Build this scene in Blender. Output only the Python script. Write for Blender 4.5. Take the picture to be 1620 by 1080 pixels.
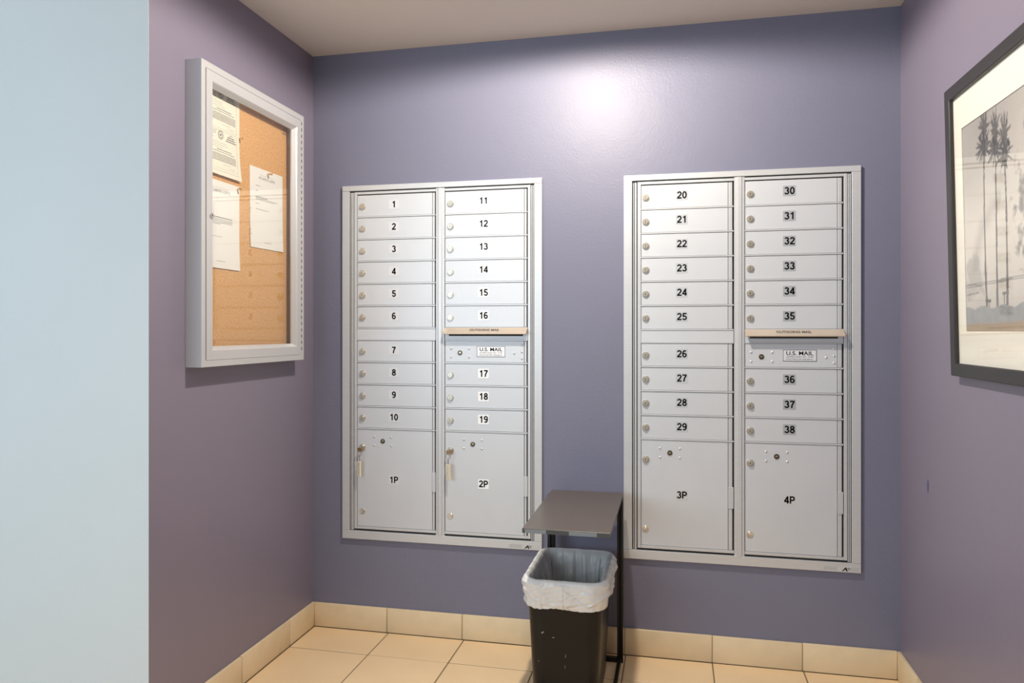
import bpy, bmesh, math, random
from mathutils import Vector, noise, Matrix
random.seed(7)
for o in list(bpy.data.objects): bpy.data.objects.remove(o)
S = bpy.context.scene
COL = S.collection
PI = math.pi

# ------------------------------------------------------------------ measures (metres)
XL, XR, ZC = -1.4348, 0.7564, 2.3062      # left wall, right wall, ceiling
CAMY, CAMZ = -2.7687, 1.1930
YE = -0.9514                               # outside corner of the left wall
YR = -4.4                                  # how far the room is built towards the viewer

# ------------------------------------------------------------------ camera
cd = bpy.data.cameras.new('camera'); cam = bpy.data.objects.new('camera', cd); COL.objects.link(cam)
cam.location = (0, CAMY, CAMZ); cam.rotation_euler = (PI/2, 0, 0.2160)
cd.sensor_fit = 'HORIZONTAL'; cd.sensor_width = 36; cd.lens = 36*1173.04/1620
cd.shift_y = -16.85/1620; cd.clip_start = 0.02
S.camera = cam

# ------------------------------------------------------------------ light and exposure
W = bpy.data.worlds.new('daylight'); S.world = W; W.use_nodes = True
bg = W.node_tree.nodes['Background']; bg.inputs[0].default_value = (0.62, 0.78, 1.0, 1); bg.inputs[1].default_value = 0.12
def add_light(name, kind, loc, target, energy, col, **k):
    l = bpy.data.lights.new(name, kind); o = bpy.data.objects.new(name, l); COL.objects.link(o)
    o.location = loc; l.energy = energy; l.color = col
    o.rotation_euler = (Vector(target)-Vector(loc)).to_track_quat('-Z', 'Y').to_euler()
    for a, b in k.items(): setattr(l, a, b)
    return o
add_light('downlight', 'SPOT', (-0.33, -0.82, 2.298), (-0.33, -0.80, 0), 122, (1.0, 0.90, 0.77), spot_size=math.radians(177), spot_blend=0.18, shadow_soft_size=0.04)
add_light('room_downlight', 'SPOT', (-0.10, -2.30, 2.298), (-0.10, -2.30, 0), 40, (1.0, 0.92, 0.82), spot_size=math.radians(150), spot_blend=0.6, shadow_soft_size=0.06)
add_light('window_daylight', 'AREA', (-2.3, -3.6, 1.45), (-1.7, 0, 1.25), 53, (0.72, 0.88, 1.0), shape='RECTANGLE', size=2.5, size_y=1.2)
vs = S.view_settings
S.display_settings.display_device = 'sRGB'
vs.view_transform = 'Standard'; vs.look = 'None'; vs.gamma = 1; vs.use_curve_mapping = False; vs.exposure = 0.05

# ------------------------------------------------------------------ materials
def lin(c):
    r = []
    for v in c:
        v = v/255; r.append(v/12.92 if v <= .04045 else ((v+.055)/1.055)**2.4)
    return (*r, 1)
def mat(name, rgb, rough=.5, metal=0, spec=.5, bump=None, var=None, coat=0, aniso=0, alpha=None):
    m = bpy.data.materials.new(name); m.use_nodes = True
    nt = m.node_tree; b = nt.nodes['Principled BSDF']
    b.inputs['Base Color'].default_value = lin(rgb); b.inputs['Roughness'].default_value = rough
    b.inputs['Metallic'].default_value = metal; b.inputs['Specular IOR Level'].default_value = spec
    b.inputs['Coat Weight'].default_value = coat; b.inputs['Coat Roughness'].default_value = .12
    tc = nt.nodes.new('ShaderNodeTexCoord')
    if var:     # (scale, amount, second rgb[, stretch])
        n = nt.nodes.new('ShaderNodeTexNoise'); n.inputs['Scale'].default_value = var[0]; n.inputs['Detail'].default_value = 5
        if len(var) > 3:
            mp = nt.nodes.new('ShaderNodeMapping'); mp.inputs['Scale'].default_value = var[3]
            nt.links.new(tc.outputs['Object'], mp.inputs[0]); nt.links.new(mp.outputs[0], n.inputs['Vector'])
        else: nt.links.new(tc.outputs['Object'], n.inputs['Vector'])
        r = nt.nodes.new('ShaderNodeMapRange'); r.inputs[1].default_value = .35; r.inputs[2].default_value = .65; r.inputs[4].default_value = var[1]
        mx = nt.nodes.new('ShaderNodeMixRGB'); mx.inputs[1].default_value = lin(rgb); mx.inputs[2].default_value = lin(var[2])
        nt.links.new(n.outputs[0], r.inputs[0]); nt.links.new(r.outputs[0], mx.inputs[0]); nt.links.new(mx.outputs[0], b.inputs['Base Color'])
    if bump:    # list of (scale, strength, distance)
        prev = None
        for sc, st, di in bump:
            n = nt.nodes.new('ShaderNodeTexNoise'); n.inputs['Scale'].default_value = sc; n.inputs['Detail'].default_value = 3
            nt.links.new(tc.outputs['Object'], n.inputs['Vector'])
            bp = nt.nodes.new('ShaderNodeBump'); bp.inputs['Strength'].default_value = st; bp.inputs['Distance'].default_value = di
            nt.links.new(n.outputs[0], bp.inputs['Height'])
            if prev: nt.links.new(prev.outputs[0], bp.inputs['Normal'])
            prev = bp
        nt.links.new(prev.outputs[0], b.inputs['Normal'])
    return m
PURPLE = (127, 123, 144)
M = {}
M['wall'] = mat('purple_wall_paint', (120, 121, 142), .46, spec=.45, bump=[(125, .5, .0016), (14, .25, .004)], var=(3.0, .5, (117, 118, 139)))
M['wall_l'] = mat('purple_paint_warm_lit', (129, 122, 140), .42, spec=.6, bump=[(120, .15, .001), (9, .12, .004)], var=(2.0, .5, (124, 119, 140)))  # same purple paint, warm lamp light on the side walls put into its colour
M['light'] = mat('pale_wall_paint', (216, 222, 224), .55, spec=.3, bump=[(110, .3, .0014), (9, .2, .004)], var=(2.5, .4, (211, 218, 221)))
M['ceil'] = mat('ceiling_paint', (218, 210, 202), .7, spec=.3, bump=[(40, .1, .001)])
M['tile'] = mat('beige_floor_tile', (234, 206, 166), .42, spec=.45, bump=[(60, .08, .001), (6, .1, .003)], var=(5, .6, (226, 196, 156)))
M['tileb'] = mat('beige_skirting_tile', (230, 210, 176), .5, spec=.4, bump=[(60, .1, .001), (8, .15, .003)], var=(9, .7, (214, 196, 164)))
M['grout'] = mat('grout', (128, 114, 92), .9, spec=.2, bump=[(200, .3, .001)])
M['groutb'] = mat('pale_grout', (188, 172, 140), .9, spec=.2)
M['alu'] = mat('silver_anodised_aluminium', (206, 209, 213), .38, metal=.3, bump=[(500, .02, .0005)], var=(30, .35, (196, 196, 198), (1, 1, 12)))
M['alud'] = mat('silver_painted_door', (208, 212, 218), .42, metal=.2, var=(6, .5, (203, 207, 214)), bump=[(7, .04, .002)])
M['dark'] = mat('dark_gap', (46, 44, 44), .7)
M['nickel'] = mat('nickel_lock', (212, 206, 194), .3, metal=.7)
M['brass'] = mat('aged_brass', (104, 92, 68), .35, metal=.9)
M['chrome'] = mat('chrome', (225, 225, 228), .12, metal=1)
M['black'] = mat('black_print', (8, 9, 13), .6, spec=.2)
M['rivet'] = mat('rivet_metal', (222, 222, 224), .3, metal=.6)
M['st1'] = mat('clear_sticker', (214, 217, 224), .35, spec=.5)
M['st2'] = mat('white_sticker', (244, 247, 252), .4)
M['st3'] = mat('grey_sticker', (188, 192, 199), .35)
M['st4'] = mat('mid_grey_sticker', (166, 169, 176), .35)
M['st5'] = mat('silver_sticker', (200, 201, 201), .35)
M['hood'] = mat('warm_lit_hood', (204, 190, 174), .35, metal=.35)  # warm tint is the lamp's light on the sloped face, put into the colour
M['case'] = mat('satin_aluminium_case', (198, 199, 202), .36, metal=.25, var=(8, .4, (192, 193, 196), (1, 1, .6)))
M['cork'] = mat('cork', (226, 176, 116), .9, spec=.15, bump=[(300, .4, .001)], var=(160, .8, (198, 148, 92)))
M['cased'] = mat('case_shadow_tone', (96, 84, 84), .6)  # shadow inside the case put into this dark tone
M['paper'] = mat('white_paper', (238, 236, 232), .8, spec=.2)
M['paper2'] = mat('cream_paper', (232, 228, 212), .8, spec=.2)
M['ink'] = mat('grey_ink', (84, 84, 88), .8)
M['ink2'] = mat('pale_ink', (150, 150, 152), .8)
M['pin'] = mat('tan_pin', (216, 168, 104), .35)
M['tabtop'] = mat('brown_grey_laminate', (92, 84, 78), .33, spec=.5, bump=[(300, .04, .0005)], var=(40, .5, (86, 79, 73), (1, 6, 1)))
M['tabedge'] = mat('dark_edge_band', (72, 76, 78), .4)
M['tape'] = mat('grey_edge_tape', (128, 136, 142), .35)
M['tube'] = mat('black_steel_tube', (34, 32, 32), .35, metal=.4)
M['bin'] = mat('black_bin_plastic', (18, 17, 16), .34, spec=.3, bump=[(200, .1, .0006)], var=(14, .25, (30, 28, 26)))
M['frame'] = mat('black_wood_frame', (44, 41, 42), .42, bump=[(60, .05, .001)])
M['mat'] = mat('ivory_mat_board', (244, 238, 228), .8, spec=.2)
M['tag'] = mat('ivory_tag', (232, 224, 200), .5)
M['keymetal'] = mat('worn_key_metal', (168, 140, 104), .3, metal=.9)
M['scuff'] = mat('dried_filler_mark', (92, 94, 140), .5)
def liner_mat(name, tl_f, tr_f):
    m = bpy.data.materials.new(name); m.use_nodes = True; nt = m.node_tree
    out = nt.nodes['Material Output']; b = nt.nodes['Principled BSDF']
    b.inputs['Base Color'].default_value = lin((240, 241, 241)); b.inputs['Roughness'].default_value = .24
    n = nt.nodes.new('ShaderNodeTexNoise'); n.inputs['Scale'].default_value = 26; n.inputs['Detail'].default_value = 6
    tc = nt.nodes.new('ShaderNodeTexCoord'); nt.links.new(tc.outputs['Object'], n.inputs['Vector'])
    bp = nt.nodes.new('ShaderNodeBump'); bp.inputs['Strength'].default_value = .8; bp.inputs['Distance'].default_value = .010
    nt.links.new(n.outputs[0], bp.inputs['Height']); nt.links.new(bp.outputs[0], b.inputs['Normal'])
    tr = nt.nodes.new('ShaderNodeBsdfTransparent'); tl = nt.nodes.new('ShaderNodeBsdfTranslucent')
    tl.inputs[0].default_value = lin((225, 228, 230))
    m1 = nt.nodes.new('ShaderNodeMixShader'); m1.inputs[0].default_value = tl_f
    m2 = nt.nodes.new('ShaderNodeMixShader'); m2.inputs[0].default_value = tr_f
    nt.links.new(b.outputs[0], m1.inputs[1]); nt.links.new(tl.outputs[0], m1.inputs[2])
    nt.links.new(m1.outputs[0], m2.inputs[1]); nt.links.new(tr.outputs[0], m2.inputs[2])
    nt.links.new(m2.outputs[0], out.inputs[0]); return m
M['liner'] = liner_mat('single_white_film', .1, .36); M['liner2'] = liner_mat('doubled_white_film', .08, .04)
def glass_mat(name, rough, ior=1.5):
    m = bpy.data.materials.new(name); m.use_nodes = True; nt = m.node_tree
    out = nt.nodes['Material Output']; nt.nodes.remove(nt.nodes['Principled BSDF'])
    tr = nt.nodes.new('ShaderNodeBsdfTransparent'); tr.inputs[0].default_value = (.985, .99, .985, 1)
    IR = ior; gl = nt.nodes.new('ShaderNodeBsdfGlossy'); gl.inputs['Roughness'].default_value = rough
    fr = nt.nodes.new('ShaderNodeFresnel'); ge = nt.nodes.new('ShaderNodeNewGeometry'); mr = nt.nodes.new('ShaderNodeMapRange'); mr.inputs[3].default_value = IR; mr.inputs[4].default_value = 1/IR
    nt.links.new(ge.outputs['Backfacing'], mr.inputs[0]); nt.links.new(mr.outputs[0], fr.inputs[0])
    mx = nt.nodes.new('ShaderNodeMixShader')
    nt.links.new(fr.outputs[0], mx.inputs[0]); nt.links.new(tr.outputs[0], mx.inputs[1]); nt.links.new(gl.outputs[0], mx.inputs[2])
    nt.links.new(mx.outputs[0], out.inputs[0]); return m
M['glass'] = glass_mat('clear_glass', 0.0, 1.62)
M['glassp'] = glass_mat('picture_glazing', 0.04, 1.33)

# ------------------------------------------------------------------ text outlines (local x right, z up, facing -y)
_tc = {}
def text_geo(s, bold=0.0):
    k = (s, bold)
    if k in _tc: return _tc[k]
    cu = bpy.data.curves.new('t', 'FONT'); cu.body = s; cu.offset = bold; cu.resolution_u = 3
    o = bpy.data.objects.new('t', cu); COL.objects.link(o); bpy.context.view_layer.update()
    me = o.to_mesh(); vs_ = [(v.co.x, v.co.y) for v in me.vertices]; fs = [tuple(p.vertices) for p in me.polygons]
    o.to_mesh_clear(); bpy.data.objects.remove(o); bpy.data.curves.remove(cu)
    _tc[k] = (vs_, fs); return _tc[k]

def arc(cx, cy, rx, ry, a0, a1, n=16):
    return [(cx+rx*math.cos(math.radians(a0+(a1-a0)*i/n)), cy+ry*math.sin(math.radians(a0+(a1-a0)*i/n))) for i in range(n+1)]
SIX = [arc(.28, .31, .195, .23, 0, 360, 24), arc(.295, .50, .215, .42, 48, 190, 18)]
GL = {'0': [arc(.28, .5, .195, .42, 0, 360, 28)],
      '1': [[(.34, 0), (.34, 1)], [(.36, .90), (.28, .81), (.10, .745)]],
      '2': [arc(.28, .705, .195, .215, 175, -35, 18)+[(.30, .36), (.13, .20), (.09, .08), (.56, .08)]],
      '3': [arc(.27, .735, .175, .185, 165, -90, 16), arc(.27, .295, .205, .215, 90, -168, 20)],
      '4': [[(.40, 0), (.40, 1)], [(.40, .93), (.06, .295)], [(.01, .275), (.57, .275)]],
      '5': [[(.52, .92), (.15, .92), (.11, .47)], arc(.28, .32, .205, .24, 142, -165, 22)],
      '6': SIX, '7': [[(.02, .92), (.54, .92)], [(.50, .90), (.36, .65), (.25, .36), (.205, 0)]],
      '8': [arc(.28, .74, .170, .180, 0, 360, 22), arc(.28, .29, .200, .212, 0, 360, 24)],
      '9': [[(.56-x, 1-y) for x, y in q] for q in SIX],
      'P': [[(.10, 0), (.10, 1)], [(.10, .92), (.34, .92)]+arc(.34, .69, .19, .23, 90, -90, 14)+[(.10, .46)]]}
SX = 1.14
def bold_text(mb, t, cx, cz, h, y, m, w=.205):
    adv = {'P': .68}; tw = sum(adv.get(c, .62) for c in t)-.06; x0 = cx-tw*h*SX/2
    for c in t:
        for q in GL[c]:
            closed = q[0] == q[-1] or math.dist(q[0], q[-1]) < 1e-6
            p = q[:-1] if closed else q; N = len(p); v = []
            for i in range(N):
                a = p[(i-1) % N] if (closed or i) else p[i]; b = p[(i+1) % N] if (closed or i < N-1) else p[i]
                d1 = Vector((p[i][0]-a[0], p[i][1]-a[1])); d2 = Vector((b[0]-p[i][0], b[1]-p[i][1]))
                if d1.length < 1e-9: d1 = d2
                if d2.length < 1e-9: d2 = d1
                d1.normalize(); d2.normalize(); d = (d1+d2).normalized(); nrm = Vector((-d.y, d.x))
                k = w/2/max(.5, nrm.dot(Vector((-d1.y, d1.x))))
                for sg in (1, -1): v.append((x0+(p[i][0]*SX+nrm.x*k*sg)*h, y, cz+(p[i][1]-.5+nrm.y*k*sg)*h))
            f = [(2*i, 2*i+1, (2*i+3) % (2*N), (2*i+2) % (2*N)) for i in range(N if closed else N-1)]
            mb.add(v, f, m)
        x0 += adv.get(c, .62)*h*SX
class MB:
    def __init__(s): s.v = []; s.f = []; s.m = []; s.mats = []
    def mi(s, m):
        if m not in s.mats: s.mats.append(m)
        return s.mats.index(m)
    def add(s, vs_, fs, m):
        b = len(s.v); s.v += [tuple(x) for x in vs_]; i = s.mi(m)
        for f in fs: s.f.append(tuple(b+q for q in f)); s.m.append(i)
        return s
    def box(s, x0, x1, y0, y1, z0, z1, m):
        v = [(x, y, z) for x in (x0, x1) for y in (y0, y1) for z in (z0, z1)]
        return s.add(v, [(0,1,3,2),(4,6,7,5),(0,4,5,1),(2,3,7,6),(0,2,6,4),(1,5,7,3)], m)
    def prism(s, poly, a, b, axis, m):          # poly of 2D points, extruded along axis
        n = len(poly)
        def P(p, t):
            return (t, p[0], p[1]) if axis == 'x' else ((p[0], t, p[1]) if axis == 'y' else (p[0], p[1], t))
        v = [P(p, a) for p in poly]+[P(p, b) for p in poly]
        return s.add(v, [tuple(range(n))[::-1], tuple(range(n, 2*n))]+[(i, (i+1) % n, n+(i+1) % n, n+i) for i in range(n)], m)
    def lathe(s, cx, cz, prof, m, n=24, y0=0):     # profile (r, y) about an axis along -y
        v = []
        for r, y in prof:
            for k in range(n): v.append((cx+r*math.cos(2*PI*k/n), y0+y, cz+r*math.sin(2*PI*k/n)))
        f = []
        for j in range(len(prof)-1):
            for k in range(n): f.append((j*n+k, j*n+(k+1) % n, (j+1)*n+(k+1) % n, (j+1)*n+k))
        f.append(tuple((len(prof)-1)*n+k for k in range(n)))
        return s.add(v, f, m)
    def tube(s, pts, r, m, n=8, closed=False):
        pts = [Vector(p) for p in pts]; v = []; N = len(pts)
        for i, p in enumerate(pts):
            a = pts[(i-1) % N] if (closed or i > 0) else p; b = pts[(i+1) % N] if (closed or i < N-1) else p
            d = (b-a).normalized(); u = d.orthogonal() if abs(d.y) > .9 else d.cross(Vector((0, 1, 0)))
            u.normalize(); w = d.cross(u)
            for k in range(n): v.append(p+r*(math.cos(2*PI*k/n)*u+math.sin(2*PI*k/n)*w))
        f = []
        for i in range(N if closed else N-1):
            j = (i+1) % N
            for k in range(n): f.append((i*n+k, i*n+(k+1) % n, j*n+(k+1) % n, j*n+k))
        if not closed: f += [tuple(range(n))[::-1], tuple((N-1)*n+k for k in range(n))]
        return s.add(v, f, m)
    def text(s, t, cx, cz, h, y, m, w=None, bold=.02, align='c'):
        vs_, fs = text_geo(t, bold)
        x0 = min(a for a, b in vs_); x1 = max(a for a, b in vs_); z0 = min(b for a, b in vs_); z1 = max(b for a, b in vs_)
        sz = h/(z1-z0); sx = (w/(x1-x0)) if w else sz
        ox = {'c': cx-(x0+x1)/2*sx, 'l': cx-x0*sx}[align]
        return s.add([(ox+a*sx, y, cz+(b-(z0+z1)/2)*sz) for a, b in vs_], fs, m)
    def build(s, name, parent=None, bevel=0, seg=2, smooth=False, loc=None):
        me = bpy.data.meshes.new(name); me.from_pydata(s.v, [], s.f)
        for m in s.mats: me.materials.append(m)
        for p, i in zip(me.polygons, s.m): p.material_index = i
        if bevel or smooth != 'raw':
            bm = bmesh.new(); bm.from_mesh(me)
            if smooth != 'raw': bmesh.ops.recalc_face_normals(bm, faces=bm.faces)
            if bevel:
                es = [e for e in bm.edges if len(e.link_faces) == 2 and e.calc_face_angle() > .6]
                bmesh.ops.bevel(bm, geom=es, offset=bevel, segments=seg, affect='EDGES', profile=.5)
            bm.to_mesh(me); bm.free()
        if smooth and smooth != 'raw': me.polygons.foreach_set('use_smooth', [True]*len(me.polygons)); me.update()
        if smooth is True or smooth == 'auto':
            me.set_sharp_from_angle(angle=math.radians(35))
        o = bpy.data.objects.new(name, me); COL.objects.link(o)
        if parent: o.parent = parent
        if loc: o.location = loc
        return o
def tag(o, label=None, cat=None, group=None, kind=None):
    for k, v in (('label', label), ('category', cat), ('group', group), ('kind', kind)):
        if v: o[k] = v
    return o
def empty(name, loc, rz=0, rx=0):
    o = bpy.data.objects.new(name, None); COL.objects.link(o); o.location = loc
    o.rotation_euler = (rx, 0, rz); o.empty_display_size = .05; return o
def share(src, name, parent, loc):
    o = bpy.data.objects.new(name, src.data if hasattr(src, 'data') else src); COL.objects.link(o); o.parent = parent; o.location = loc; return o

# ------------------------------------------------------------------ room shell
T = .12
def struct(mb, name, **k): return tag(mb.build(name, **k), kind='structure')
struct(MB().box(XL, XR, 0, T, -.1, ZC+.1, M['wall']), 'wall_back')
struct(MB().box(XL-T, XL, YE-.0120, T, -.1, ZC+.1, M['wall_l']), 'wall_left')
struct(MB().box(-3.0, XL, YE-.0128, YE-.0120, -.1, ZC+.1, M['light']).box(-3.0, XL-T, YE-.0120, YE+T, -.1, ZC+.1, M['light']), 'wall_front')
struct(MB().box(XR, XR+T, YR, T, -.1, ZC+.1, M['wall_l']), 'wall_right')
struct(MB().box(-3.0, XR+T, YR, T, ZC, ZC+.1, M['ceil']), 'ceiling')
fl = struct(MB().box(-3.0, XR+T, YR, T, -.1, -.0015, M['grout']), 'floor')
# floor tiles, 305 mm, laid from the corner
P = .3093; g = .0022
base_tile = {}
def tile(x0, x1, y0, y1):
    mb = MB(); cx, cy = (x0+x1)/2, (y0+y1)/2
    key = (round(x1-x0, 3), round(y1-y0, 3))
    if key not in base_tile:
        o = mb.box(-(x1-x0)/2+g, (x1-x0)/2-g, -(y1-y0)/2+g, (y1-y0)/2-g, -.008, 0, M['tile']).build('tile', fl, bevel=.0012, seg=1)
        base_tile[key] = o.data
    else: o = bpy.data.objects.new('tile', base_tile[key]); COL.objects.link(o); o.parent = fl
    o.location = (cx, cy, random.uniform(-.0004, .0004)); o.rotation_euler = (random.uniform(-.0012, .0012), random.uniform(-.0012, .0012), 0)
xs = [-1.4228, -1.105] + [-1.105+P*i for i in range(1, 7)] + [XR-.012]
ys = [-.012, -.2125] + [-.2125-P*i for i in range(1, 13)]
for i in range(len(xs)-1):
    for j in range(len(ys)-1): tile(xs[i], xs[i+1], ys[j+1], ys[j])
for i in range(4):
    for j in range(3, len(ys)-1): tile(-1.4228-P*(i+1), -1.4228-P*i, ys[j+1], ys[j])
# skirting tiles
HB = .0965
def skirting(name, root_loc, rz, joints, ends):
    r = MB().box(ends[0], ends[1], -.008, 0, 0, HB-.002, M['groutb']).build(name)
    r.location = root_loc; r.rotation_euler = (0, 0, rz); tag(r, kind='structure')
    for a, b in zip(joints[:-1], joints[1:]):
        dz = random.uniform(-.0008, .0008)
        o = MB().box(-(b-a)/2+.0014, (b-a)/2-.0014, -.013, 0, .001, HB+dz, M['tileb']).build('tile', r, bevel=.003, seg=2, smooth=True)
        o.location = ((a+b)/2, random.uniform(-.0006, .0003), 0)
skirting('baseboard_back', (0, 0, 0), 0, [XL+.012, -1.1113, -.8022, -.4917, -.1810, .1320, .4380, XR-.012], (XL+.01, XR-.01))
skirting('baseboard_left', (XL, 0, 0), PI/2, [YE-.010, -.8420, -.5246, -.2069, -.003], (YE, -.001))
skirting('baseboard_right', (XR, 0, 0), -PI/2, [.003]+[.2069+.31*i for i in range(0, 14)], (.001, 4.2))
skirting('baseboard_front', (0, YE-.012, 0), 0, [-1.4348-.31*i for i in range(5, -1, -1)], (-2.98, XL-.001))
# small blue filler smudge on the right wall
mb = MB(); n = 18
mb.add([(0, 0, 0)]+[(.011*(1+.35*noise.noise(Vector((k*.8, 2, 0))))*math.cos(2*PI*k/n)*.8, 0, .02*(1+.5*noise.noise(Vector((k*.7, 5, 0))))*math.sin(2*PI*k/n)) for k in range(n)],
       [(0, 1+k, 1+(k+1) % n) for k in range(n)], M['scuff'])
o = mb.build('paint_smudge', smooth='raw'); o.rotation_euler = (0, 0, -PI/2); o.location = (XR-.0006, -.2812, .7196)
o.parent = bpy.data.objects['wall_right']

# ------------------------------------------------------------------ wall mailbox units
KS = .9963
PITCH = .0886
lock_me = MB()
lock_me.lathe(0, 0, [(.0128, 0), (.0128, -.0035), (.0112, -.0055), (.0098, -.0055), (.0092, -.0042), (.0086, -.0042), (.0086, -.0078), (.0078, -.0086), (.0001, -.0086)], M['nickel'], 28)
lock_me.box(-.0009, .0009, -.0089, -.0070, -.0042, .0042, M['brass'])
lock_me.box(-.0048, -.0030, -.0088, -.0070, -.0008, .0008, M['brass'])
lock_o = lock_me.build('lock', smooth=True); lock_d = lock_o.data; bpy.data.objects.remove(lock_o)
key_me = MB(); key_me.lathe(0, 0, [(.0092, 0), (.0092, -.0022), (.0070, -.0026), (.0066, -.0010), (.0001, -.0010)], M['brass'], 24)
key_me.box(-.0042, .0042, -.0020, 0, -.0014, .0014, M['nickel']); key_me.box(-.003, .003, -.0024, 0, .0022, .0034, M['nickel'])
_o = key_me.build('k', smooth=True); keyhole_d = _o.data; bpy.data.objects.remove(_o)
_o = MB().lathe(0, 0, [(.0044, 0), (.0042, -.0012), (.0032, -.0024), (.0016, -.0030), (.0001, -.0031)], M['rivet'], 14).build('r', smooth=True); rivet_d = _o.data; bpy.data.objects.remove(_o)
_o = MB().lathe(0, 0, [(.0124, 0), (.0124, -.0010), (.0117, -.0016), (.0085, -.0013), (.0080, -.0017), (.0045, -.0013), (.0040, -.0017), (.0001, -.0012)], M['nickel'], 28).build('p', smooth=True); plug_d = _o.data; bpy.data.objects.remove(_o)
def mailbox_unit(wx, wz, cols, labels, dx, sheets, wide, label):
    """local origin = outer top left corner on the wall; z is negative downwards"""
    H = 1.4135; WD = .8150
    root = empty('mailbox_unit', (wx*KS, 0, CAMZ+KS*(wz-H-CAMZ))); root.scale = (KS,)*3
    tag(root, label, 'mailbox', 'wall mailbox units')
    Z = lambda z: z+H
    A = M['alu']; D = M['alud']
    MB().box(.012, WD-.012, -.0012, -.0002, Z(-1.400), Z(-.012), M['dark']).build('backing', root)
    # outer trim: top, bottom, two sides
    for nm, b in (('trim_strip', (0, WD, Z(-.0205), Z(0))), ('trim_strip', (0, WD, Z(-1.4135), Z(-1.3805))),
                  ('trim_strip', (0, .0308, Z(-1.3800), Z(-.0210))), ('trim_strip', (WD-.0300, WD, Z(-1.3800), Z(-.0210)))):
        MB().box(b[0], b[1], -.0125, -.0001, b[2], b[3], A).build(nm, root, bevel=.0012)
    # long hinge rails in the side grooves
    for x0, x1 in ((.0345, .0378), (.0402, .0470), (.7728, .7762), (.7785, .7822)):
        MB().box(x0, x1, -.0085, -.001, Z(-1.3785), Z(-.0265), A).build('groove_rail', root, bevel=.0012)
    # inner frame, centre post
    MB().box(.0505, .0625, -.0100, -.001, Z(-1.3725), Z(-.0255), A).build('frame_bar', root, bevel=.0008)
    MB().box(.7600, .7705, -.0100, -.001, Z(-1.3725), Z(-.0255), A).build('frame_bar', root, bevel=.0008)
    for x0, x1 in ((.0630, .3925), (.4295, .7595)):
        MB().box(x0, x1, -.0095, -.001, Z(-.0350), Z(-.0255), A).build('frame_bar', root, bevel=.0008)
        MB().box(x0, x1, -.0095, -.001, Z(-1.3725), Z(-1.3625), A).build('frame_bar', root, bevel=.0008)
    pr = [(.3930, -.001), (.3930, -.0085), (.3950, -.0100), (.4010, -.0104), (.4050, -.0135), (.4170, -.0135), (.4210, -.0104), (.4270, -.0100), (.4290, -.0085), (.4290, -.001)]
    MB().prism(pr, Z(-1.3815), Z(-.0225), 'z', A).build('centre_post', root)
    top = -.0380
    rows = [top-PITCH*i for i in range(6)]; e = top-PITCH*6; slot = e-.0468
    rows2 = [slot-PITCH*i for i in range(4)]; ptop = slot-PITCH*4; pbot = -1.3625
    for c in range(2):
        ox = .0640 if c == 0 else .4310
        ow = .3135-(.0060 if wide else 0); rx = ox+ow
        rr = (rx+.0018, rx+(.0102 if not wide else .0150))
        sx = (.2180+dx[0]) if c == 0 else (.5850+dx[1])
        lx = .0855+dx[2] if c == 0 else .4530+dx[2]
        # divider bars
        for z in rows[1:]+[e, slot]+rows2[1:]+[ptop]:
            MB().box(ox-.001, ox+.3270, -.0098, -.001, Z(z-.0026), Z(z+.0026), A).build('divider_bar', root, bevel=.0007, seg=1)
        MB().box(ox-.001, ox+.3270, -.0075, -.001, Z(slot+.0026), Z(e-.0026), D).build('blank_panel', root, bevel=.0006, seg=1)
        texts = list(cols[c])
        def door(z1, z0, nm, zz):
            o = MB().box(ox, rx, -.0070, -.001, z0, z1, D).build(nm, root, bevel=.0007, seg=1, loc=(0, 0, Z(zz)))
            hs = MB().box(rr[0], rr[1], -.0072, -.001, z0, z1, A)
            hs.build('hinge_strip', o, bevel=.0012, seg=2); return o
        def sticker(o, t, cx, cz, m):
            hw, hh = .0215, .0185
            b = MB().prism([(cx-hw+.002, cz-hh), (cx+hw-.002, cz-hh), (cx+hw, cz-hh+.002), (cx+hw, cz+hh-.002), (cx+hw-.002, cz+hh), (cx-hw+.002, cz+hh), (cx-hw, cz+hh-.002), (cx-hw, cz-hh+.002)], -.0077, -.0071, 'y', m)
            bold_text(b, t, cx+.0005, cz+.0005, .0258, -.00785, M['black'])
            b.build('number_sticker', o, smooth='raw')
        for k, zt in enumerate(rows+rows2):
            if c == 1 and k == 6:
                o = door(-.0034, -PITCH+.0034, 'mail_door', zt)
                share(keyhole_d, 'keyhole', o, (.4910+dx[2], -.0070, -.0495))
                for px, pz in ((.4557, -.0335), (.5275, -.0335), (.4557, -.0665), (.5275, -.0665), (.7070, -.0505), (.7368-(.004 if wide else 0), -.0190), (.7368-(.004 if wide else 0), -.0450), (.7368-(.004 if wide else 0), -.0700)):
                    share(rivet_d, 'rivet', o, (px+dx[2], -.0070, pz))
                x0, x1, z0, z1 = .5590, .6710, -.0645, -.0240
                b = MB().box(x0, x1, -.0080, -.0071, z0, z1, M['st2'] if not wide else M['st1'])
                for q in ((x0, x1, z0, z0+.0014), (x0, x1, z1-.0014, z1), (x0, x0+.0014, z0, z1), (x1-.0014, x1, z0, z1)): b.box(q[0], q[1], -.0084, -.0080, q[2], q[3], M['black'])
                b.text('U.S. MAIL', (x0+x1)/2, -.0360, .0140, -.0082, M['black'], w=.090, bold=.018)
                b.text('APPROVED BY THE', (x0+x1)/2, -.0490, .0050, -.0082, M['black'], w=.090, bold=.0)
                b.text('POSTMASTER GENERAL', (x0+x1)/2, -.0575, .0050, -.0082, M['black'], w=.090, bold=.0)
                tag(b.build('mail_plate', o, smooth='raw'), 'rectangular plate lettered U.S. MAIL')
                continue
            o = door(-.0034 if k else -.0012, -PITCH+.0034, 'mailbox_door', zt)
            share(lock_d, 'lock', o, (lx, -.0070, -.0462 if c == 0 else -.0475))
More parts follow.
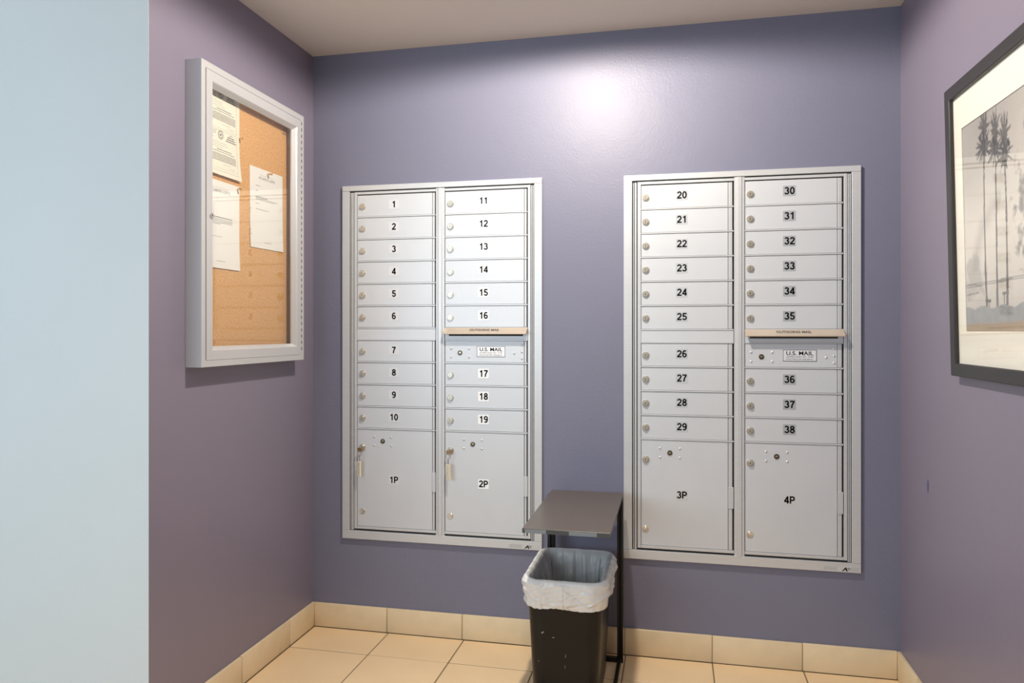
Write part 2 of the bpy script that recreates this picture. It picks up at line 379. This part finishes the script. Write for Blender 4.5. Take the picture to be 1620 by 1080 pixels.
            t = texts.pop(0); sticker(o, t, sx, -.0410+(.0005 if c else 0), M[sheets[c]])
        o = door(-.0034, pbot-ptop+.0010, 'parcel_door', ptop)
        share(lock_d, 'lock', o, (lx, -.0070, -.0745))
        kx = (.1718 if c == 0 else .5425)+dx[2]
        share(keyhole_d, 'keyhole', o, (kx, -.0070, -.0487))
        for px, pz in ((-.0358, .0165), (.0358, .0165), (-.0358, -.0170), (.0358, -.0170)): share(rivet_d, 'rivet', o, (kx+px, -.0070, -.0487+pz))
        share(plug_d, 'plug', o, (lx-.001, -.0070, -.3320))
        sticker(o, texts.pop(0), sx, -.2010, M[sheets[c] if not wide else 'st5'])
        MB().box(rr[0]-.0010, rr[1]+.0040, -.0105, -.0073, -.2410, -.1640, A).build('hinge', o, bevel=.0008)
    # outgoing mail slot on the right column
    zs = Z(e); x0, x1 = .4300, .7590
    hp = [(-.0078, zs+.0025), (-.0395, zs-.0185), (-.0405, zs-.0225), (-.0385, zs-.0245), (-.0078, zs-.0030)]
    h = MB().prism(hp, x0, x1, 'x', M['hood']).build('slot_hood', root, bevel=.0008)
    n = Vector((0, -.0210, .0317)).normalized(); up = Vector((0, .0317, .0210)).normalized()
    tm = MB().text('OUTGOING MAIL', 0, 0, .0150, 0, M['ink'], w=.118, bold=.03)
    c0 = Vector((.5930, -.0236, zs-.0080)) + n*.0006
    tm.v = [tuple(c0+Vector((x, 0, 0))+up*z) for x, y, z in tm.v]
    tm.build('hood_lettering', h, smooth='raw')
    MB().box(x0+.016, x1-.018, -.0080, -.0076, zs-.0310, zs-.0060, M['dark']).build('mail_slot', root)
    # maker's sticker at the lower right corner of the trim
    lx0, lx1 = labels
    b = MB().box(lx0, lx1, -.0129, -.0126, Z(-1.4105), Z(-1.3940), M['st5'])
    for k in range(3):
        z = Z(-1.3965-.0045*k); x = lx0+.004
        while x < lx0+.048:
            w = random.uniform(.002, .007); b.box(x, x+w, -.01305, -.0129, z-.0008, z+.0008, M['ink2']); x += w+.0012
    zc_ = Z(-1.4024); ax = lx0+.0620
    b.add([(ax, -.0131, zc_-.0065), (ax+.0040, -.0131, zc_-.0065), (ax+.0115, -.0131, zc_+.0065), (ax+.0150, -.0131, zc_+.0065), (ax+.0200, -.0131, zc_-.0065), (ax+.0150, -.0131, zc_-.0065), (ax+.0118, -.0131, zc_+.0020)],
          [(0, 1, 6, 2), (6, 3, 2), (6, 5, 4, 3)], M['black'])
    b.add([(ax+.006, -.0131, zc_-.0030), (ax+.013, -.0131, zc_-.0030), (ax+.013, -.0131, zc_-.0008), (ax+.007, -.0131, zc_-.0008)], [(0, 1, 2, 3)], M['black'])
    b.add([(ax+.0165, -.0131, zc_+.0050), (ax+.0280, -.0131, zc_+.0050), (ax+.0270, -.0131, zc_+.0030), (ax+.0190, -.0131, zc_+.0030)], [(0, 1, 2, 3)], M['black'])
    b.add([(ax+.0205, -.0131, zc_+.0005), (ax+.0280, -.0131, zc_+.0005), (ax+.0275, -.0131, zc_-.0018), (ax+.0215, -.0131, zc_-.0018)], [(0, 1, 2, 3)], M['black'])
    x = ax+.030
    while wide and x < lx1-.004:
        for k in range(4): b.box(x, x+.002, -.01305, -.0129, Z(-1.3970-.0035*k), Z(-1.3955-.0035*k), M['ink2'])
        x += .0032
    tag(b.build('maker_label', root, smooth='raw'), 'small maker label with black letters at the lower right corner')
    return root
mailbox_unit(-1.3061, 1.7737, ([str(i) for i in range(1, 11)]+['1P'], [str(i) for i in range(11, 20)]+['2P']),
             (.685, .806), (0, 0, 0), ('st1', 'st2'), False,
             'silver wall mailbox unit numbered 1 to 19, with tagged keys in its parcel doors')
mailbox_unit(-.1843, 1.7665, ([str(i) for i in range(20, 30)]+['3P'], [str(i) for i in range(30, 39)]+['4P']),
             (.690, .812), (-.0085, -.0045, -.0050), ('st3', 'st4'), True,
             'silver wall mailbox unit numbered 20 to 38, right of the trash bin')

# ------------------------------------------------------------------ keys hanging from the parcel locks
def key_set(x, z, label, tilt):
    x *= KS; z = CAMZ+KS*(z-CAMZ)
    r = empty('hanging_key', (x, -.0158, z)); tag(r, label, 'key', 'keys in the parcel door locks')
    MB().box(-.0010, .0010, -.0100, .0010, -.0030, .0030, M['keymetal']).prism([(-.011, -.0055), (-.006, -.009), (.004, -.008), (.008, -.0035), (.008, .0035), (.004, .008), (-.006, .007), (-.011, .0040)], -.0165, -.0148, 'y', M['keymetal']).box(-.002, .002, -.0155, -.009, -.0025, .0025, M['keymetal']).build('key_blade', r, bevel=.0004, seg=1)
    rg = MB().tube([(-.002+.0095*math.cos(t)*1.0, -.0165+.003*math.sin(t), -.0165+.0095*math.sin(t)) for t in [2*PI*k/24 for k in range(24)]], .0010, M['keymetal'], 8, True)
    rg.build('key_ring', r, smooth=True)
    ch = MB()
    for k in range(3):
        cz = -.0295-.0062*k
        ch.tube([(-.002+(.0022*math.cos(t) if k % 2 == 0 else 0), -.0165+(.0022*math.cos(t) if k % 2 else 0), cz+.0044*math.sin(t)) for t in [2*PI*q/12 for q in range(12)]], .0007, M['keymetal'], 6, True)
    ch.build('chain', r, smooth=True)
    tg = MB().box(-.0085, .0085, -.0030, .0030, -.0600, 0, M['tag'])
    for k in range(4):
        zz = -.006
        while zz > -.054:
            w = random.uniform(.003, .009); xx = -.006+.0038*k+random.uniform(-.0006, .0006)
            tg.box(xx-.0005, xx+.0005, -.0033, -.0030, zz-w, zz, M['ink']); zz -= w+random.uniform(.0015, .004)
    t = tg.build('key_tag', r, bevel=.0006, seg=1); t.location = (-.002, -.0185, -.0470); t.rotation_euler = (0, math.radians(tilt), math.radians(-28))
    return r
key_set(-1.2210, .7225, 'brass key with ivory tag hanging from the lock of parcel door 1P', 1)
key_set(-.8530, .7240, 'brass key with ivory tag hanging from the lock of parcel door 2P', -1.5)

# ------------------------------------------------------------------ notice board on the left wall (local x = world +y)
CY0, CY1, CZ0, CZ1 = -.8060, -.1805, 1.0830, 2.0080
nb = empty('notice_board', (XL, (CY0+CY1)/2, CZ0), PI/2)
tag(nb, 'glazed aluminium notice board with cork backing on the left purple wall', 'notice board')
hw = (CY1-CY0)/2; hh = CZ1-CZ0; DP = .0555
Am = M['case']
def fr(mb, x0, x1, z0, z1, w, prof, m):
    """mitred frame: prof = list of (inset from outer edge, y)"""
    n = len(prof); vs_ = []
    for (sx, sz) in ((x0, z0), (x1, z0), (x1, z1), (x0, z1)):
        dx_ = 1 if sx == x0 else -1; dz_ = 1 if sz == z0 else -1
        for i, y in prof: vs_.append((sx+dx_*i, y, sz+dz_*i))
    fs = []
    for c in range(4):
        d = (c+1) % 4
        for k in range(n): fs.append((c*n+k, d*n+k, d*n+(k+1) % n, c*n+(k+1) % n))
    return mb.add(vs_, fs, m)
cs = MB(); fr(cs, -hw, hw, 0, hh, .02, [(0, -.0002), (0, -DP), (.0195, -DP), (.0215, -DP+.002), (.0215, -DP+.016), (.004, -DP+.016), (.004, -.0002)], Am)
cs.build('case', nb, bevel=.0008, seg=1)
ln = MB(); fr(ln, -hw+.004, hw-.004, .004, hh-.004, .01, [(0, -.012), (0, -.038), (.012, -.038), (.012, -.012)], M['cased']); ln.build('lining', nb)  # inner sides of the case, their shadow carried by the colour
MB().box(-hw+.004, hw-.004, -.0120, -.0002, .004, hh-.004, M['cork']).build('cork_panel', nb)
dr = MB(); fr(dr, -hw+.0228, hw-.0228, .0205, hh-.0228, .03, [(0, -DP+.014), (0, -DP-.0012), (.0300, -DP-.0012), (.0335, -DP+.003), (.0420, -DP+.016), (.0420, -DP+.022), (.004, -DP+.022)], Am)
door_ = dr.build('door', nb, bevel=.0006, seg=1)
MB().box(-hw+.055, hw-.055, -DP+.0175, -DP+.0195, .055, hh-.055, M['glass']).build('glass_pane', door_)
hg = MB(); z = .026; k = 0
while z < hh-.030:
    hg.box(hw-.0232, hw-.0190, -DP-.0022, -DP+.004, z, z+.0105, M['case'] if k % 2 == 0 else M['cased']); z += .0118; k += 1
tag(hg.build('hinge', nb), 'long piano hinge with dark gaps')
lk = MB().lathe(0, 0, [(.0085, 0), (.0085, -.003), (.0070, -.0045), (.0050, -.0045), (.0045, -.003), (.0001, -.003)], M['chrome'], 24).box(-.0007, .0007, -.0036, -.0028, -.004, .004, M['dark'])
o = lk.build('lock', door_, smooth=True); o.location = (-.759-(CY0+CY1)/2, -DP-.0012, 1.5437-CZ0)
# faint pencil note on the cork
b = MB(); x = 0
for k in range(4): b.box(x, x+.003, -.0124, -.0121, random.uniform(0, .003), random.uniform(.006, .011), M['ink']); x += .0055
b.box(.020, .032, -.0124, -.0121, 0, .0012, M['ink']); b.box(.024, .0255, -.0124, -.0121, 0, .011, M['ink'])
o = b.build('pencil_mark', nb); o.location = (-.262-(CY0+CY1)/2, 0, 1.922-CZ0)

def words(mb, x0, x1, z, h, m, rag=.0, y=-.0012):
    x = x0; xe = x1-random.uniform(0, rag)
    while x < xe:
        w = min(random.uniform(.004, .013)*h/.002, xe-x); mb.box(x, x+w, y, y+.0003, z-h/2, z+h/2, m); x += w+.0011
def curl_sheet(mb, w, h, m, curl, t=.0005):
    """sheet hanging from its top edge, lower corners lifting off the cork"""
    nx, nz = 10, 14; vs_ = []
    for s_ in (0, 1):
        for i in range(nx+1):
            for j in range(nz+1):
                x = w*i/nx; z = -h*j/nz; a = max(0, (j/nz-.55)/.45)
                vs_.append((x, -curl*a*a-(t if s_ else 0), z))
    N = (nx+1)*(nz+1); f = []
    for s_ in (0, 1):
        for i in range(nx):
            for j in range(nz):
                q = (s_*N+i*(nz+1)+j, s_*N+(i+1)*(nz+1)+j, s_*N+(i+1)*(nz+1)+j+1, s_*N+i*(nz+1)+j+1); f.append(q if s_ else q[::-1])
    for i in range(nx): f += [(i*(nz+1), (i+1)*(nz+1), N+(i+1)*(nz+1), N+i*(nz+1)), (i*(nz+1)+nz, N+i*(nz+1)+nz, N+(i+1)*(nz+1)+nz, (i+1)*(nz+1)+nz)]
    for j in range(nz): f += [(j, N+j, N+j+1, j+1), (nx*(nz+1)+j, nx*(nz+1)+j+1, N+nx*(nz+1)+j+1, N+nx*(nz+1)+j)]
    mb.add(vs_, f, m)
LW, LH = .2165, .2800
def paper(y0, ztop, label, fill, m, rot=0, curl=.0):
    b = MB(); curl_sheet(b, LW, LH, m, curl)
    n0 = len(b.v); fill(b)
    for i in range(n0, len(b.v)):
        x, y, z = b.v[i]; a = max(0, (-z/LH-.55)/.45); b.v[i] = (x, y+.0006-curl*a*a-.0001, z)
    o = b.build('notice_sheet', smooth='raw'); o.location = (XL+.0126, y0, ztop); o.rotation_euler = (0, rot, PI/2)
    return tag(o, label, 'paper', 'sheets pinned in the notice board')
def seal(b, cx, cz, r):
    n = 28
    for r0, r1 in ((r, r*.90), (r*.66, r*.58)):
        b.add([(cx+q*math.cos(2*PI*k/n), -.0012, cz+q*math.sin(2*PI*k/n)) for q in (r0, r1) for k in range(n)], [(k, (k+1) % n, n+(k+1) % n, n+k) for k in range(n)], M['ink'])
    for k in range(22):
        a = 2*PI*k/22; b.add([(cx+q*math.cos(a+d), -.0012, cz+q*math.sin(a+d)) for q, d in ((r*.70, -.07), (r*.86, -.06), (r*.86, .06), (r*.70, .07))], [(0, 1, 2, 3)], M['ink'])
    b.add([(cx, -.0012, cz)]+[(cx+(r*.46 if k % 2 == 0 else r*.19)*math.sin(2*PI*k/10), -.0012, cz+(r*.46 if k % 2 == 0 else r*.19)*math.cos(2*PI*k/10)) for k in range(10)], [(0, 1+k, 1+(k+1) % 10) for k in range(10)], M['ink'])
def fill_form(b):
    for half in (0, 1):
        z = -.004-half*.130
        for q in ((.006, LW-.018, z-.124, z-.1236), (.006, .0064, z-.124, z), (LW-.0184, LW-.018, z-.124, z), (.006, LW-.018, z-.0006, z)): b.box(q[0], q[1], -.0012, -.001, q[2], q[3], M['ink'])
        seal(b, .112, z-.014, .0145)
        for k in range(4): words(b, .02, .090, z-.006-.007*k, .0016, M['ink'], .02)
        for k, w in enumerate((.016, .038, .046, .056)): words(b, .168-w/2, .168+w/2, z-.006-.0068*k, .0030 if k else .002, M['ink'])
        for k in range(3): words(b, .012, .150, z-.040-.007*k, .0012, M['ink2'], .03)
        words(b, .090, .170, z-.062, .0022, M['ink']); words(b, .020, .185, z-.069, .0018, M['ink'])
        for k in range(6): words(b, .012, .194, z-.077-.0042*k, .0018, M['ink'], .004)
        words(b, .120, .160, z-.108, .0012, M['ink2']); words(b, .150, .190, z-.116, .0012, M['ink2'], .01)
    b.box(.004, LW-.012, -.0012, -.001, -.2660, -.2652, M['ink2'])
def fill_letter(paras):
    def f(b):
        b.text('ATLANTIC LOFTS', LW/2, -.0330, .0092, -.0012, M['ink'], w=.108, bold=.0)
        words(b, LW/2-.045, LW/2+.045, -.0225, .0009, M['ink2'])
        for (x0, x1, z, h, m) in paras: words(b, x0, x1, z, h, m)
    return f
paper(-.7590, 1.9690, 'cream form with two round seals and dense print, topmost left in the notice board', fill_form, M['paper2'], curl=.010)
paper(-.7590, 1.6730, 'white letter headed ATLANTIC LOFTS partly behind the left door frame, below the form', fill_letter(
    [(.030, .176, -.1170, .0024, M['ink']), (.030, .176, -.1235, .0014, M['ink']), (.030, .176, -.1285, .0014, M['ink']), (.030, .176, -.1335, .0014, M['ink']), (.030, .110, -.1385, .0014, M['ink']),
     (.030, .120, -.1790, .0014, M['ink2']), (.088, .134, -.2570, .0012, M['ink'])]), M['paper'], rot=0, curl=.003)
paper(-.4800, 1.7620, 'white letter headed ATLANTIC LOFTS hanging alone in the middle of the cork', fill_letter(
    [(.036, .066, -.0620, .0014, M['ink']), (.036, .050, -.0800, .0014, M['ink']), (.036, .110, -.1010, .0020, M['ink']), (.036, .180, -.1055, .0014, M['ink']), (.036, .160, -.1100, .0014, M['ink']),
     (.036, .056, -.1240, .0014, M['ink']), (.036, .120, -.1440, .0014, M['ink']), (.090, .132, -.2580, .0012, M['ink'])]), M['paper'], rot=math.radians(-.6), curl=.002)
_o = MB().lathe(0, 0, [(.0006, .004), (.0006, -.004), (.0045, -.0045), (.0045, -.0060), (.0026, -.0070), (.0026, -.0130), (.0050, -.0150), (.0050, -.0162), (.0001, -.0166)], M['pin'], 16).build('p', smooth=True); pin_d = _o.data; bpy.data.objects.remove(_o)
for y, z, lb in ((-.5443, 1.8365, 'tan push pin at the right edge of the cream form with seals'), (-.3690, 1.7535, 'tan push pin through the top of the middle letter on the cork'), (-.5545, 1.6660, 'tan push pin at the top right corner of the lower left letter')):
    o = bpy.data.objects.new('push_pin', pin_d); COL.objects.link(o); o.location = (XL+.0165, y, z); o.rotation_euler = (.15, .1, PI/2)
    tag(o, lb, 'pin', 'push pins in the notice board')

# ------------------------------------------------------------------ framed photograph on the right wall (local x = world -y)
FW, FH = .850, .7700; F0 = -.5430; FZ = 1.0725
pic = empty('framed_picture', (XR-.0004, F0-FW/2, FZ), -PI/2, 0)
pic.rotation_mode = 'XYZ'; pic.rotation_euler = (math.radians(1.30), 0, -PI/2)
tag(pic, 'black framed print of tall palm trees with wide ivory mat on the right wall', 'picture')
b = MB(); fr(b, -FW/2, FW/2, 0, FH, .03, [(0, -.001), (0, -.0215), (.002, -.0225), (.0320, -.0225), (.0340, -.0205), (.0340, -.0080), (.020, -.0080), (.020, -.001)], M['frame'])
b.build('frame', pic, bevel=.0006, seg=1)
px0, px1, pz0, pz1 = -FW/2+.0860, FW/2-.068, .1195, .6480
b = MB(); fr(b, -FW/2+.021, FW/2-.021, .021, FH-.021, .03, [(0, -.0100), (0, -.0120), (.0, -.0120), (.0, -.0120)], M['mat']); b = MB()
X = [-FW/2+.021, px0, px1, FW/2-.021]; Zs = [.021, pz0, pz1, FH-.021]
for i in range(3):
    for j in range(3):
        if (i, j) != (1, 1): b.box(X[i], X[i+1], -.0115, -.0095, Zs[j], Zs[j+1], M['mat'])
b.build('mat_board', pic)
MB().box(-FW/2+.021, FW/2-.021, -.0160, -.0145, .021, FH-.021, M['glassp']).build('glazing', pic)
def fb(x, z, s=1, o=0): return noise.fractal(Vector((x*s+o, z*s, o*1.7)), 1.0, 2.0, 4)
def print_colour(u, v):
    """u, v in metres from the lower left corner of the print"""
    t = v/.5285; u += .018
    g_ = .70+.20*math.exp(-((t-.42)/.34)**2)-.03*t+.05*fb(u, v, 4, 3)
    c = [g_*1.0, g_*.965, g_*.94]
    # low clouds / distant bush on the left, leafy tree to the right, faint darker arc
    d = math.hypot((u-.07)/.075, (v-.14)/.055)+.5*fb(u, v, 28, 1)
    if d < 1: c = [x*(1-.13*min(1, (1-d)*3)) for x in c]
    ra = abs(math.hypot(u-.27, (v-.13)*1.05)-.19)
    if u < .24 and v > .15 and ra < .035: c = [x*(1-.10*(1-ra/.035)) for x in c]
    d = math.hypot((u-.50)/.18, (v-.25)/.17)+.75*fb(u, v, 34, 9)
    if d < 1: c = [x*(1-.34*min(1, (1-d)*2.2)) for x in c]
    # wires
    for z0, sl in ((.112, .018), (.092, .05), (.118, .012)):
        if abs(v-(z0+sl*u)) < .0016 and not (sl == .05 and u > .10): c = [x*.72 for x in c]
    # street lamp and small masts
    for mu, mh in ((.160, .074), (.245, .088), (.46, .085)):
        if abs(u-mu) < .0025 and v < mh: c = [x*.62 for x in c]
        if abs(u-mu) < .011 and abs(v-mh) < .0035: c = [x*.62 for x in c]
    # trunks and crowns
    for tu, tz, sc in ((.147, .438, 1.0), (.211, .418, .95), (.262, .395, .95), (.57, .36, .8)):
        tu2 = tu+.004*math.sin(v*9+tu*20); w = .0036+.0040*max(0, (.20-v)/.20)
        if v < tz and abs(u-tu2) < w+.001*fb(u, v, 60): c = [x*.55 for x in c]
        for cu, cv, ru, rv in ((.004, .055, .022*sc, .044*sc), (0, .012, .034*sc, .030*sc)):
            du, dv = u-tu-cu, v-tz-cv; a = math.atan2(dv/rv, du/ru)
            r_ = math.hypot(du/ru, dv/rv); lim = 1+.28*math.sin(a*9+tu*50)+.25*math.sin(a*17+tu*90)+.35*fb(u, v, 60, tu*9)
            if r_ < lim: c = [x*(.50 if r_ < lim*.8 else .66) for x in c]
    h = .060+.004*fb(u, v, 16, 4)+.003*math.sin(u*60)
    if v < h: c = [q+.04*fb(u, v, 40, 6) for q in (.60, .60, .61)]
    if v < .022+.004*fb(u, v, 30, 2): c = [.64, .57, .50]
    if v < .002: c = [.36, .34, .33]
    return c
nu, nv = 288, 216; vs_ = []; cols_ = []
for j in range(nv+1):
    for i in range(nu+1):
        u, v = (px1-px0)*i/nu, (pz1-pz0)*j/nv
        vs_.append((px0+u, -.0090, pz0+v)); cols_ += list(lin([255*max(0, min(1, q)) for q in print_colour(u, v)]))
fs = [(j*(nu+1)+i, j*(nu+1)+i+1, (j+1)*(nu+1)+i+1, (j+1)*(nu+1)+i) for j in range(nv) for i in range(nu)]
pm = bpy.data.materials.new('printed_photograph'); pm.use_nodes = True
at = pm.node_tree.nodes.new('ShaderNodeVertexColor'); at.layer_name = 'print'
pb = pm.node_tree.nodes['Principled BSDF']; pb.inputs['Roughness'].default_value = .6
pm.node_tree.links.new(at.outputs[0], pb.inputs['Base Color'])
b = MB(); b.add(vs_, fs, pm)
b.box(px0, px1, -.0088, -.0070, pz0, pz1, M['paper'])
o = b.build('print', pic, smooth='raw')
ca = o.data.color_attributes.new('print', 'FLOAT_COLOR', 'POINT')
ca.data.foreach_set('color', cols_+[1.0]*(4*(len(o.data.vertices)-len(vs_))))

# ------------------------------------------------------------------ side table
st = empty('side_table', (-.311, -.36, 0)); tag(st, 'narrow dark side table with black steel legs between the two mailbox units', 'table')
TX0, TX1, TY0, TY1, TZ = -.4430, -.1825, -.6100, -.0620, .6070
def w2(mb, name, parent=st, **k):
    mb.v = [(x+.311, y+.36, z) for x, y, z in mb.v]; return mb.build(name, parent, **k)
tt = w2(MB().box(TX0, TX1, TY0, TY1, TZ-.0015, TZ, M['tabtop']).box(TX0, TX1, TY0, TY1, TZ-.0140, TZ-.0015, M['tabedge']), 'table_top', bevel=.0006, seg=1)
for a, c_ in ((TX0+.008, TX0+.072), (TX0+.140, TX0+.222)):
    o = w2(MB().box(a, c_, TY0-.0008, TY0+.0001, TZ-.0135, TZ-.0020, M['tape']), 'edge_tape', tt)
w2(MB().box(-.245, -.226, -.585, -.5835, TZ+.00005, TZ+.0002, M['tape']), 'scratch', tt)
ly0, ly1 = -.0830, -.0640
def leg(x0, x1):
    m_ = (x0+x1)/2
    w2(MB().box(x0, m_-.0018, ly0, ly1, 0, TZ-.0141, M['tube']).box(m_+.0018, x1, ly0, ly1, 0, TZ-.0141, M['tube']).box(m_-.0018, m_+.0018, ly0+.005, ly1, 0, TZ-.0141, M['tube']), 'leg', bevel=.0012, seg=2)
leg(-.4560, -.4290); leg(-.2025, -.1815)
w2(MB().box(-.4290, -.2025, ly0, ly1, .0005, .0165, M['tube']), 'base_bar', bevel=.0015)
w2(MB().box(-.4560, -.4475, -.6000, ly0, .0005, .0160, M['tube']), 'base_runner', bevel=.0015)
w2(MB().box(-.2010, -.1880, -.6000, ly0, .0005, .0160, M['tube']), 'base_runner', bevel=.0015)
w2(MB().box(-.4290, -.2025, ly0, ly1, TZ-.0300, TZ-.0141, M['tube']), 'top_rail', bevel=.0015)

# ------------------------------------------------------------------ trash bin with liner
BX, BY = -.3400, -.2900
def rr_pts(hx, hy, r, n=160):
    """evenly spaced points round a rounded rectangle"""
    segs = []; L = []
    cs_ = [(hx-r, hy-r, 0), (-(hx-r), hy-r, PI/2), (-(hx-r), -(hy-r), PI), (hx-r, -(hy-r), 1.5*PI)]
    pts = []
    for k, (cx, cy, a0) in enumerate(cs_):
        for q in range(13): a = a0+PI/2*q/12; pts.append((cx+r*math.cos(a), cy+r*math.sin(a)))
    pts.append(pts[0]); d = [0]
    for a, c_ in zip(pts[:-1], pts[1:]): d.append(d[-1]+math.dist(a, c_))
    out = []; j = 0
    for k in range(n):
        s_ = d[-1]*k/n
        while d[j+1] < s_: j += 1
        t = (s_-d[j])/(d[j+1]-d[j]); out.append((pts[j][0]+(pts[j+1][0]-pts[j][0])*t, pts[j][1]+(pts[j+1][1]-pts[j][1])*t))
    return out
def ringmesh(mb, rings, m, cap=True):
    n = len(rings[0]); v = [p for r in rings for p in r]
    f = [(j*n+k, j*n+(k+1) % n, (j+1)*n+(k+1) % n, (j+1)*n+k) for j in range(len(rings)-1) for k in range(n)]
    if cap: f.append(tuple((len(rings)-1)*n+k for k in range(n)))
    return mb.add(v, f, m)
bn = empty('trash_bin', (BX, BY, 0)); tag(bn, 'black rectangular plastic trash bin in front of the side table', 'trash bin')
def bs(z): return (.1040+.0475*z, .1560+.0480*z)
rings = []
for z, off, rad in ((0.0, -.006, .030), (.004, -.001, .034), (.02, 0, .036), (.2, 0, .040), (.378, 0, .044), (.380, .005, .047), (.398, .006, .048), (.402, .003, .046), (.402, -.001, .044), (.395, -.0035, .042), (.2, -.0035, .038), (.01, -.0035, .034)):
    hx, hy = bs(z); rings.append([(x, y, z) for x, y in rr_pts(hx+off, hy+off, rad, 96)])
b = ringmesh(MB(), rings, M['bin'], True); b.add(rings[0], [tuple(range(96))[::-1]], M['bin'])
b.build('bin_body', bn, smooth=True)
# pale scuffs on the front face
b = MB()
for sx, sz, w, h in ((-.038, .225, .006, .0016), (-.034, .2262, .004, .0014), (-.072, .236, .004, .005), (-.068, .239, .004, .004), (-.083, .145, .002, .003), (.004, .165, .0012, .012), (.002, .13, .001, .014)):
    yy = -bs(sz)[1]-.0003; b.box(sx, sx+w, yy-.0002, yy+.001, sz, sz+h, M['ink2'])
b.build('scuff_mark', bn)
# liner: hem -> cuff -> rim -> inside -> bottom
n = 440; rings = []
def nz(x, y, z): return noise.noise(Vector((x, y, z)))
spec_ = [(.318, .0075), (.3215, .0090), (.327, .0100), (.335, .0115), (.345, .0130), (.356, .0140), (.367, .0150), (.378, .0160), (.388, .0165), (.397, .0160), (.404, .0130), (.4085, .0070), (.4095, .0015), (.407, -.0045), (.400, -.0085), (.390, -.0100), (.375, -.0110), (.355, -.0120), (.33, -.0130), (.30, -.014), (.27, -.015), (.24, -.016), (.20, -.017), (.16, -.018), (.12, -.019), (.08, -.021), (.05, -.025), (.035, -.040), (.028, -.075)]
CREASE = [(-.002, .384, .075, .334, .0026), (-.078, .380, -.006, .345, -.0026), (-.084, .343, -.112, .376, .0024), (.081, .338, .128, .376, .0026), (.0, .350, .060, .386, -.0020), (-.060, .392, -.112, .362, -.0020), (.02, .330, .098, .349, -.0016), (-.10, .335, -.02, .331, .0014), (-.0025, .395, -.0025, .318, .0016)]
def crease(x, z):
    d = 0
    for x0, z0, x1, z1, am in CREASE:
        ex, ez = x1-x0, z1-z0; t = max(0, min(1, ((x-x0)*ex+(z-z0)*ez)/(ex*ex+ez*ez)))
        d += am*math.exp(-((x-x0-t*ex)**2+(z-z0-t*ez)**2)/(.0030**2))
    return d
dense = []
for i in range(len(spec_)-1):
    m_ = 4 if i < 9 else 2
    for q in range(m_): t = q/m_; dense.append((i+t, spec_[i][0]*(1-t)+spec_[i+1][0]*t, spec_[i][1]*(1-t)+spec_[i+1][1]*t))
dense.append((len(spec_)-1, *spec_[-1]))
for jj, (j, z, off) in enumerate(dense):
    hx, hy = bs(min(z, .402)); hy -= .002
    pts = rr_pts(hx, hy, .045, n); ring = []
    for k, (x, y) in enumerate(pts):
        a = 2*PI*k/n; cs2, sn2 = math.cos(a), math.sin(a)
        L_ = math.hypot(x, y); nxv, nyv = x/hx, y/hy
        p = 6; gx = math.copysign(abs(x/hx)**(p-1)/hx, x); gy = math.copysign(abs(y/hy)**(p-1)/hy, y); gl = math.hypot(gx, gy) or 1
        gx /= gl; gy /= gl
        outer = j <= 9
        if outer:
            t = (9-j)/9
            d = .0046*nz(k*.59*.10, z*28, 1)+.0040*(.5-abs(nz(k*.59*.045+z*34, z*16, 4))*2)+.0030*(.5-abs(nz(k*.59*.05-z*40, z*12, 14))*2)+.0030*t*nz(k*.59*.42, z*5, 8)
            d += .0022*math.sin((k*.035+z*95))*nz(k*.59*.04, 3, z*9)*2
            zz = z+.0045*t*nz(k*.59*.06, 0, 7)+.0016*t*nz(k*.59*.5, 1, 3)
            if y < 0: d += crease(x, z)*1.3
            d = max(d, -.0035+(.003 if t < .3 else 0))
        elif j <= 13:
            d = .0016*nz(k*.59*.16, z*20, 2); zz = z+.0016*nz(k*.59*.12, 4, 2)+.0007*nz(k*.59*.6, 4, 5)
            if j > 12: d = -abs(d)
        else:
            q = min(1, (j-13)/5)
            fold = abs(nz(k*.59*.085, z*2.2, 11)); d = -q*(.026*fold+.010*abs(nz(k*.59*.30, z*5, 5))+.008*abs(nz(k*.59*.10+z*12, z*26, 6))+.004*abs(nz(k*.59*.5, z*50, 3)))
            zz = z+.001*nz(k*.59*.2, 0, 9)
        # looser fold at the right hand side
        if outer and x > hx*.75 and -.03 < y < .12: d += .006*math.exp(-((y-.045)/.05)**2)*(1-.4*t); zz -= .012*t*math.exp(-((y-.045)/.06)**2)
        ring.append((x+gx*(off+d), y+gy*(off+d), zz))
    rings.append(ring)
b = ringmesh(MB(), rings, M['liner'], True); b.mi(M['liner2'])
b.m = [1 if max(f) < 42*n else 0 for f in b.f]
o = b.build('bin_liner', smooth=True); o.location = (BX, BY, 0)
o.data.polygons.foreach_set('use_smooth', [True]*len(o.data.polygons))
tag(o, 'white plastic bag lining the black trash bin, folded over its rim', 'bin liner')
